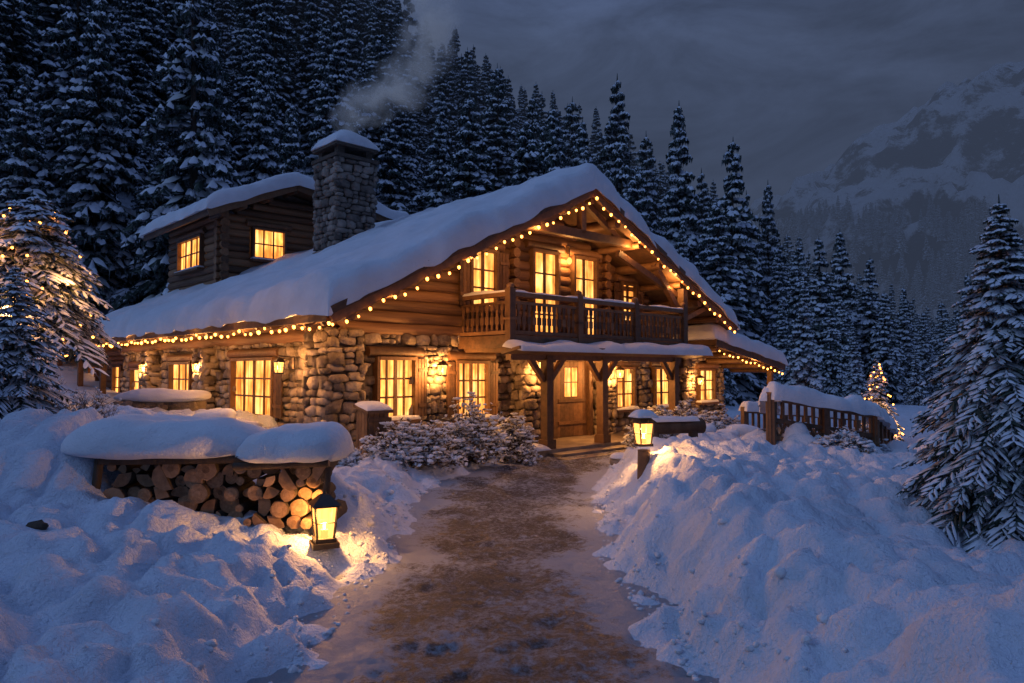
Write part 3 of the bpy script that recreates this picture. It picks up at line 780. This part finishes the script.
# ------------------------------------------------------------------ individual firs
t=conifer('fir_tree',11,3.0,.98,52,14,.82,15,.50,bottom=.03);t.location=(4.5,6.5,h(4.5,6.5)-.1)
t=conifer('fir_tree',12,2.5,.95,36,11,.8,11,.62,bottom=.03);t.location=(-6.25,8.9,h(-6.25,8.9)-.25)
t=conifer('fir_tree',14,2.2,.9,30,10,.8,9,.75,bottom=.03);t.location=(-8.0,10.6,h(-8,10.6)-.25)
def lit_tree(name,loc,seed,H,R,nwh,nbr,m,ws,bottom,pf,nl,rb,glow):
    e=empty(name,loc);t=conifer('tree',seed,H,R,nwh,nbr,.85,m,ws,bottom=bottom,pf=pf);t.parent=e
    mb=MB();r=random.Random(seed)
    for k in range(nl):
        tt=r.uniform(.03,.95);a=r.uniform(0,6.28);rr=R*(1-tt)**pf*r.uniform(.75,.98)
        z=H*(bottom+(.985-bottom)*tt)-rr*.35
        mb.blob((rr*math.cos(a),rr*math.sin(a),z),rb,rb,rb,0,0)
    mb.obj('fairy_lights',[M_bulb],e)
    for (a,zz,en) in glow:
        plight('fairy_light_glow',(math.cos(a)*R*.85,math.sin(a)*R*.85,zz),en,.04,e)
lit_tree('christmas_tree',(11.3,22,h(11.3,22)),13,2.6,.85,28,9,7,1.0,.05,.82,60,.028,[(-1.8,1.2,12),(-.9,.6,12)])
lit_tree('snowy_pine_with_lights',(-9.0,13.2,h(-9.0,13.2)),15,4.35,1.5,36,11,10,.7,.42,.46,80,.026,[(-1.2,2.2,42),(-.4,2.8,25),(-1.7,3.3,25)])

# ------------------------------------------------------------------ shrubs
M_leaf=simple('shrub_leaf',[(.3,(.07,.05,.026)),(.7,(.20,.13,.06))],5,.7,0,.01,det=2)
def shrub(loc,R,H,seed,n=240,snow=.8):
    r=random.Random(seed);mb=MB()
    for k in range(n):
        a=r.uniform(0,6.28);el=math.asin(r.uniform(.05,1));rr=r.uniform(.55,1.15)*(1+.18*math.sin(3*a+seed))
        tip=V((math.cos(a)*math.cos(el)*R*rr,math.sin(a)*math.cos(el)*R*rr,math.sin(el)*H*rr))
        b=V((r.gauss(0,.08)*R,r.gauss(0,.08)*R,-.05));mid=b.lerp(tip,.5)+Z*H*.12
        mb.cyl(b,mid,.010,.007,n=3,m=0,caps=False);mb.cyl(mid,tip,.007,.003,n=3,m=0,caps=False)
        for q in range(11):
            t=r.uniform(.1,1.05);p=mid.lerp(tip,t)+V((r.gauss(0,.05),r.gauss(0,.05),r.gauss(0,.04)))
            ax=V((r.gauss(0,1),r.gauss(0,1),r.gauss(0,.6))).normalized()*r.uniform(.025,.055);bx=ax.cross(V((r.gauss(0,1),r.gauss(0,1),1))).normalized()*r.uniform(.012,.025)
            mb.add([p-ax,p+bx,p+ax,p-bx],[(0,1,2,3)],1)
            if r.random()<snow:
                mb.add([p-ax*1.1+Z*.014,p+bx*1.6+Z*.02,p+ax*1.1+Z*.014,p-bx*1.6+Z*.02],[(0,1,2,3)],2)
        if r.random()<snow and tip.z>H*.2:
            for _ in range(3):
                s=r.uniform(.015,.05);mb.blob(tip+V((r.gauss(0,.04),r.gauss(0,.04),.005)),s*r.uniform(1,1.9),s*1.2,s*.6,2,.4,1)
    return mb.obj('snowy_shrub',[M_bark,M_leaf,M_snow],loc=loc)
def atpx(px,Y):return (px-512)*Y/F
for i,(px,Y,R,H) in enumerate([(408,12.5,.80,.70),(470,13.6,.62,1.0),(515,14.6,.48,.9),(680,17.2,.85,.90),(716,18.0,.7,.80),(645,16.6,.5,.70),(845,13.6,.6,.4),(352,12.0,.3,.3),(750,18.2,.6,.55),(840,12.2,.45,.35),(660,18.6,.6,.8),(705,15.6,.45,.5)]):
    X=atpx(px,Y);shrub((X,Y,h(X,Y)-.05),R,H,i+40,n=int(330*R/.6))
def twigs(loc,seed,n=26,H=.9):
    r=random.Random(seed);mb=MB()
    def g(p,d,L,rad,dep):
        q=p+d*L;mb.cyl(p,q,rad,rad*.6,n=4,m=0,caps=False)
        if dep<3:
            for k in range(3):
                nd=(d+V((r.gauss(0,.4),r.gauss(0,.4),r.gauss(0,.2)))).normalized();g(p.lerp(q,r.uniform(.4,1)),nd,L*.65,rad*.6,dep+1)
        elif r.random()<.35:mb.blob(q,.022,.022,.016,1,.3)
    for k in range(n):
        d=V((r.gauss(0,.4),r.gauss(0,.4),1)).normalized();g(V((r.gauss(0,.08),r.gauss(0,.08),-.1)),d,H*.42*r.uniform(.6,1.2),.008,0)
    return mb.obj('bare_bush',[M_bark,M_snow],loc=loc)
for px,Y in((85,9.2),(60,10.2)):
    X=atpx(px,Y);twigs((X,Y,h(X,Y)),int(px),14)

# ------------------------------------------------------------------ firewood pile
fw=empty('firewood_pile',(0,0,0))
lg=MB()
def pile(x0,x1,y,z0,H,dep,seed,tilt=0):
    r=random.Random(seed);rowz=z0;row=0
    while rowz<z0+H-.02:
        x=x0+(.0 if row%2==0 else .07)
        while x<x1-.05:
            rr=r.choice((.045,.06,.07,.085,.10))*r.uniform(.9,1.1);cxx=x+rr;cz=rowz+.07+r.uniform(-.02,.02);yo=r.uniform(-.07,.07)
            if r.random()<.45:
                a0=r.uniform(0,6.28);n=5;R_=rr*1.35;an=r.choice((1.6,2.2,3.14));P_=[(0,0)]+[(R_*math.cos(a0+i*an/n),R_*math.sin(a0+i*an/n)) for i in range(n+1)]
                ox=sum(p[0] for p in P_)/len(P_);oz=sum(p[1] for p in P_)/len(P_)
                f=[V((cxx+p[0]-ox,y+yo,cz+p[1]-oz)) for p in P_];b=[q+V((0,dep,0)) for q in f];m_=len(f)
                lg.add(f,[tuple(range(m_))],1);lg.add(f+b,[(i,(i+1)%m_,(i+1)%m_+m_,i+m_) for i in range(m_)],0)
            else:
                tx=r.uniform(-.03,.03)
                lg.cyl((cxx,y+yo,cz),(cxx+tx,y+yo+dep,cz+r.uniform(-.02,.02)),rr,rr*.97,n=14,m=0,mc=1,jit=.0001)
                lg.cyl((cxx,y+yo-.002,cz),(cxx,y+yo+.01,cz),rr*.88,n=14,m=2,mc=2)
                lg.cyl((cxx,y+yo-.004,cz),(cxx,y+yo+.01,cz),rr*.35,n=10,m=1,mc=1)
            x+=rr*2+.002
        rowz+=.128;row+=1
wz=h(-3.0,7.2)
pile(-4.15,-2.72,7.35,wz-.12,.62,.55,1);pile(-2.68,-1.92,7.2,wz-.12,.58,.55,2)
lg.cyl((-4.2,7.30,wz+.54),(-2.72,7.28,wz+.56),.045,n=8,m=0,mc=1);lg.cyl((-2.78,7.15,wz+.5),(-1.82,7.12,wz+.545),.04,n=8,m=0,mc=1)
lg.cyl((-4.28,7.3,wz-.1),(-4.22,7.32,wz+.55),.045,n=7,m=0,mc=1);lg.cyl((-1.88,7.2,wz-.1),(-1.85,7.2,wz+.5),.035,n=7,m=0,mc=1)
M_cut2=simple('cut_wood_pale',[(.2,(.15,.09,.05)),(.5,(.28,.17,.095)),(.8,(.44,.29,.175))],30,.8,.6,.01)
lg.obj('split_logs',[M_bark,M_cut,M_cut2],fw)
sn=MB()
pillow(sn,(-3.62,7.72,wz+.66),1.06,.62,.30,.13,seed=21,amp=.09)
pillow(sn,(-2.27,7.50,wz+.62),.55,.50,.27,.11,seed=23,amp=.07,nf=2.5)
sn.obj('snow_cap',[M_snow],fw)
def rock(loc,R,seed,name='snowy_boulder'):
    e=empty(name,loc);a=MB();a.blob((0,0,R*.2),R,R*.8,R*.55,0,.14,2);a.obj('rock',[M_stoneg],e)
    b=MB();pillow(b,(0,0,R*.66),R*.98,R*.82,R*.42,R*.16,seed=seed,n=28,mrow=14,amp=.05,sq=2.3);b.obj('snow_cap',[M_snow],e)
for i,(px,Y,R) in enumerate([(215,13.0,.42),(245,13.6,.35),(742,15.5,.42),(725,14.8,.3),(620,14.3,.22),(700,14.6,.3)]):
    X=atpx(px,Y);rock((X,Y,h(X,Y)-.12),R,i)
X=atpx(42,5.9);mb=MB();mb.blob((0,0,0),.085,.05,.05,0,.2,2);mb.obj('small_rock',[M_bark],loc=(X,5.9,h(X,5.9)+.01))
pl=empty('stone_planter',(0,0,0))
ps=MB();X0,Y0=-8.3,14.8;zz=h(X0+1,Y0)-.18
for k in range(90):
    a=rnd.random();stone(ps,V((X0+.1+a*1.4,Y0+.0+a*.4,zz+rnd.uniform(-.2,.26))),V((.15,.03,0)),V((0,.14,0)),V((0,0,.09)))
ps.box((X0+.8,Y0+.5,zz-.05),(.7,.2,0),(0,.35,0),(0,0,.33))
ps.obj('stones',[M_stoneg],pl)
ps=MB();pillow(ps,(X0+.8,Y0+.5,zz+.38),.92,.62,.17,.10,seed=31,amp=.06);ps.obj('snow_cap',[M_snow],pl)
wb=empty('wooden_storage_bin',(-2.50,12.85,h(-2.5,12.85)),ANG)
b=MB()
for k in range(4):
    b.abox(-.21+k*.105,-.115+k*.105,-.20,-.175,0,.85);b.abox(-.235,-.212,-.17+k*.09,-.09+k*.09,0,.85)
b.abox(-.205,.205,-.17,.18,.02,.83);b.abox(-.24,.24,-.23,-.202,.1,.18);b.abox(-.24,.24,-.23,-.202,.66,.74);b.box((0,0,.89),(.27,0,0),(0,.25,.05),(0,0,.025))
b.obj('planks',[M_wood],wb);b=MB();slab(b,lambda u,v:V((-.26+.52*u,-.23+.46*v,.87+.1*v)),.52,.46,.08,.15,.3,.06);b.obj('snow_cap',[M_snow],wb)

# ------------------------------------------------------------------ garden lanterns
def lantern(loc,w,hh,post,e):
    r=empty('lantern',loc,rnd.uniform(.2,.5));m=MB();g=MB();pz=post
    if post:
        p=MB();p.cyl((0,0,-.2),(0,0,post-.03),w*.85,w*.8,n=10,m=0,mc=1,jit=.003,segs=3);p.obj('post',[M_wood,M_cut],r)
        s=MB();slab(s,lambda a,b:V((-w*1.5+3*w*a,-w*1.5+3*w*b,pz+.05+hh+w*.9)),3*w,3*w,.11,w*1.2,.2,.03,wob=.01);s.obj('snow_cap',[M_snow],r)
    else:
        m.abox(-w*1.2,w*1.2,-w*1.2,w*1.2,-.03,.02)
    lantern_geo(m,g,(0,0,pz+.06),w,hh);m.obj('frame',[M_metal],r);g.obj('glass',[M_lglass],r)
    f=MB();f.cyl((0,0,pz+.06),(0,0,pz+.06+hh*.25),w*.35,n=10);f.obj('candle',[M_cut],r)
    f=MB();f.blob((0,0,pz+.06+hh*.36),w*.13,w*.13,w*.35,0,0,2);f.obj('flame',[M_flame],r)
    plight('candle_light',(0,0,pz+.06+hh*.66),e,.03,r)
x,y=-1.83,7.0;lantern((x,y,h(x,y)+.05),.105,.30,0,95)
x,y=1.84,10.0;lantern((x,y,h(x,y)),.105,.28,.30,140)

# ------------------------------------------------------------------ fences / terrace right
def fence(p0,p1,ht,name='wooden_fence',th=.1):
    e=empty(name,(0,0,0));m=MB();s=MB();p0=V((p0[0],p0[1],0));p1=V((p1[0],p1[1],0));L=(p1-p0).length;d=(p1-p0)/L;n=max(1,round(L/1.1))
    z0=h(p0.x,p0.y);z1=h(p1.x,p1.y);zb=lambda p:z0+(z1-z0)*((p-p0).length/L)
    nr=d.cross(Z)
    for i in range(n+1):
        p=p0+d*L*i/n;m.box(p+Z*(zb(p)+ht/2-.15),d*.06,nr*.06,Z*(ht/2+.2))
    for q in(.12,ht*.5,ht-.06):m.beam(p0+Z*(z0+q),p1+Z*(z1+q),.055,.075)
    for i in range(n):
        a=p0+d*L*i/n;b=p0+d*L*(i+1)/n
        k=max(2,int(L/n/.17))
        for j in range(k):
            q0=a.lerp(b,(j+.02)/k);q1=a.lerp(b,(j+.98)/k)
            m.beam(q0+Z*(zb(q0)+.14),q1+Z*(zb(q1)+ht*.5-.02),.02,.04);m.beam(q1+Z*(zb(q1)+.14),q0+Z*(zb(q0)+ht*.5-.02),.022,.04)
            c=a.lerp(b,(j+.5)/k);m.box(c+Z*(zb(c)+ht*.75-.01),d*.03,nr*.018,Z*(ht*.25-.06))
    m.obj('rails',[M_wood],e)
    slab(s,lambda a,b:p0+d*(L*a*1.02-.05)+nr*(.18-.36*b)+Z*(z0+(z1-z0)*a+ht-.02),L,.36,.24,.12,.40,.07,wob=.06,seed=int(L*7),nf=2.6,droop=.04);s.obj('snow_cap',[M_snow],e)
    sd=MB();slab(sd,lambda a,b:p0+d*(L*a)-nr*(-.05-.55*b)+Z*(h(*(p0+d*(L*a)+nr*(.05+.55*b)).xy)-.12),L,.55,.30,.25,.8,.09,wob=.15,seed=int(L*11),nf=1.8,under=False);sd.obj('snow_drift',[M_snow],e)
fence((4.5,12.4),(6.75,13.3),.85)
fence((4.5,12.4),(5.2,14.4),.80)
fence((5.6,17.2),(9.0,18.6),1.0)
fence((6.75,13.3),(8.9,16.8),.80)
lb=empty('log_bench',(0,0,0));m=MB();X=atpx(672,13.0);zz=h(X,13)
m.cyl((X-.55,12.9,zz+.22),(X+.6,13.2,zz+.24),.13,n=10,mc=1,jit=.005,segs=3);m.cyl((X-.35,12.85,zz-.1),(X-.35,12.95,zz+.2),.09,n=8,mc=1);m.cyl((X+.4,13.05,zz-.1),(X+.4,13.15,zz+.2),.09,n=8,mc=1)
m.obj('logs',[M_bark,M_cut],lb);s=MB();slab(s,lambda a,b:V((X-.5+1.05*a,12.8+.3*a+.24*b,zz+.33)),1.05,.24,.09,.1,.3,.06);s.obj('snow_cap',[M_snow],lb)

# ------------------------------------------------------------------ smoke
def smokemat():
    m=bpy.data.materials.new('smoke');m.use_nodes=True;N=m.node_tree.nodes;L=m.node_tree.links;N.remove(N['Principled BSDF'])
    t=N.new('ShaderNodeTexCoord');ln=N.new('ShaderNodeVectorMath');ln.operation='LENGTH';L.new(t.outputs['Object'],ln.inputs[0])
    g=N.new('ShaderNodeMapRange');g.inputs[1].default_value=1;g.inputs[2].default_value=.2;g.inputs[3].default_value=0;g.inputs[4].default_value=1;L.new(ln.outputs['Value'],g.inputs[0])
    geo=N.new('ShaderNodeNewGeometry');n=noisen(N,L,1.4,3,.6,geo.outputs['Position']);n.inputs['Distortion'].default_value=.6
    r=N.new('ShaderNodeMapRange');r.inputs[1].default_value=.40;r.inputs[2].default_value=.64;L.new(n.outputs['Fac'],r.inputs[0])
    mu=N.new('ShaderNodeMath');mu.operation='MULTIPLY';L.new(g.outputs[0],mu.inputs[0]);L.new(r.outputs[0],mu.inputs[1])
    m2=N.new('ShaderNodeMath');m2.operation='MULTIPLY';L.new(mu.outputs[0],m2.inputs[0]);m2.inputs[1].default_value=2.8
    v=N.new('ShaderNodeVolumeScatter');v.inputs['Color'].default_value=(.97,.97,.98,1);L.new(m2.outputs[0],v.inputs['Density'])
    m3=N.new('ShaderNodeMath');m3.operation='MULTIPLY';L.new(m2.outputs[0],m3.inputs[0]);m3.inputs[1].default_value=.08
    ee=N.new('ShaderNodeEmission');ee.inputs[0].default_value=(.58,.70,1,1);L.new(m3.outputs[0],ee.inputs[1]);ad=N.new('ShaderNodeAddShader')  # faint bluish glow stands in for light scattered by the smoke
    L.new(v.outputs[0],ad.inputs[0]);L.new(ee.outputs[0],ad.inputs[1])
    L.new(ad.outputs[0],N['Material Output'].inputs['Volume']);return m
M_smoke=smokemat()
sm=empty('chimney_smoke',(0,0,0))
c0=HW(cs,cd)
for dx,z,rx,rz in((0,8.75,.35,.4),(.05,9.3,.65,.5),(.65,9.7,.95,.7),(1.6,10.25,1.1,.85),(2.25,11.3,1.0,1.0),(2.5,12.5,1.0,1.1)):
    b=MB();b.blob((0,0,0),1,1,1,0,0,3);o=b.obj('puff',[M_smoke],sm,loc=(c0.x+dx,c0.y+.1,z));o.scale=(rx,rx,rz)

# ------------------------------------------------------------------ haze in the valley
b=MB();b.abox(-700,1100,50,800,-60,190)
m=bpy.data.materials.new('valley_haze');m.use_nodes=True;N=m.node_tree.nodes;L=m.node_tree.links;N.remove(N['Principled BSDF'])
va=N.new('ShaderNodeVolumeAbsorption');va.inputs['Density'].default_value=.0019;va.inputs['Color'].default_value=(0,0,0,1)
ve=N.new('ShaderNodeEmission');ve.inputs[0].default_value=(.050,.067,.115,1);ve.inputs[1].default_value=.0019
ad=N.new('ShaderNodeAddShader');L.new(va.outputs[0],ad.inputs[0]);L.new(ve.outputs[0],ad.inputs[1]);L.new(ad.outputs[0],N['Material Output'].inputs['Volume'])
b.obj('valley_haze',[m])

# ------------------------------------------------------------------ world, sun, camera
w=bpy.data.worlds.new('World');scene.world=w;w.use_nodes=True;N=w.node_tree.nodes;L=w.node_tree.links
bg=N['Background'];tcn=N.new('ShaderNodeTexCoord');sx=N.new('ShaderNodeSeparateXYZ');L.new(tcn.outputs['Generated'],sx.inputs[0])
r=ramp(N,[(0,(.037,.053,.096)),(.18,(.048,.068,.124)),(.42,(.053,.075,.140)),(.62,(.086,.135,.30)),(1,(.108,.182,.43))]);L.new(sx.outputs[2],r.inputs[0])
mp=N.new('ShaderNodeMapping');mp.inputs['Scale'].default_value=(1.8,1.8,4.5);mp.inputs['Location'].default_value=(.35,0,.2);L.new(tcn.outputs['Generated'],mp.inputs[0])
n=noisen(N,L,2.1,8,.62,mp.outputs[0]);n.inputs['Distortion'].default_value=.5;mr=N.new('ShaderNodeMapRange');mr.inputs[1].default_value=.36;mr.inputs[2].default_value=.64;mr.inputs[3].default_value=.5;mr.inputs[4].default_value=1.6;L.new(n.outputs['Fac'],mr.inputs[0])
mu=N.new('ShaderNodeVectorMath');mu.operation='SCALE';L.new(r.outputs[0],mu.inputs[0]);L.new(mr.outputs[0],mu.inputs['Scale']);L.new(mu.outputs[0],bg.inputs[0]);bg.inputs[1].default_value=1
sl=bpy.data.lights.new('sun','SUN');sl.energy=.36;sl.angle=math.radians(18);sl.color=(.38,.60,1)
so=bpy.data.objects.new('sun',sl);scene.collection.objects.link(so);so.rotation_euler=(math.radians(58),0,math.radians(-62))
cam=bpy.data.cameras.new('camera');cam.lens=25;cam.sensor_width=36;cam.clip_end=4000;cam.clip_start=.05
co=bpy.data.objects.new('camera',cam);scene.collection.objects.link(co);co.location=(0,0,1.95);co.rotation_euler=(math.radians(90+2.3),0,0);scene.camera=co
scene.view_settings.view_transform='Standard';scene.view_settings.look='None';scene.view_settings.exposure=0
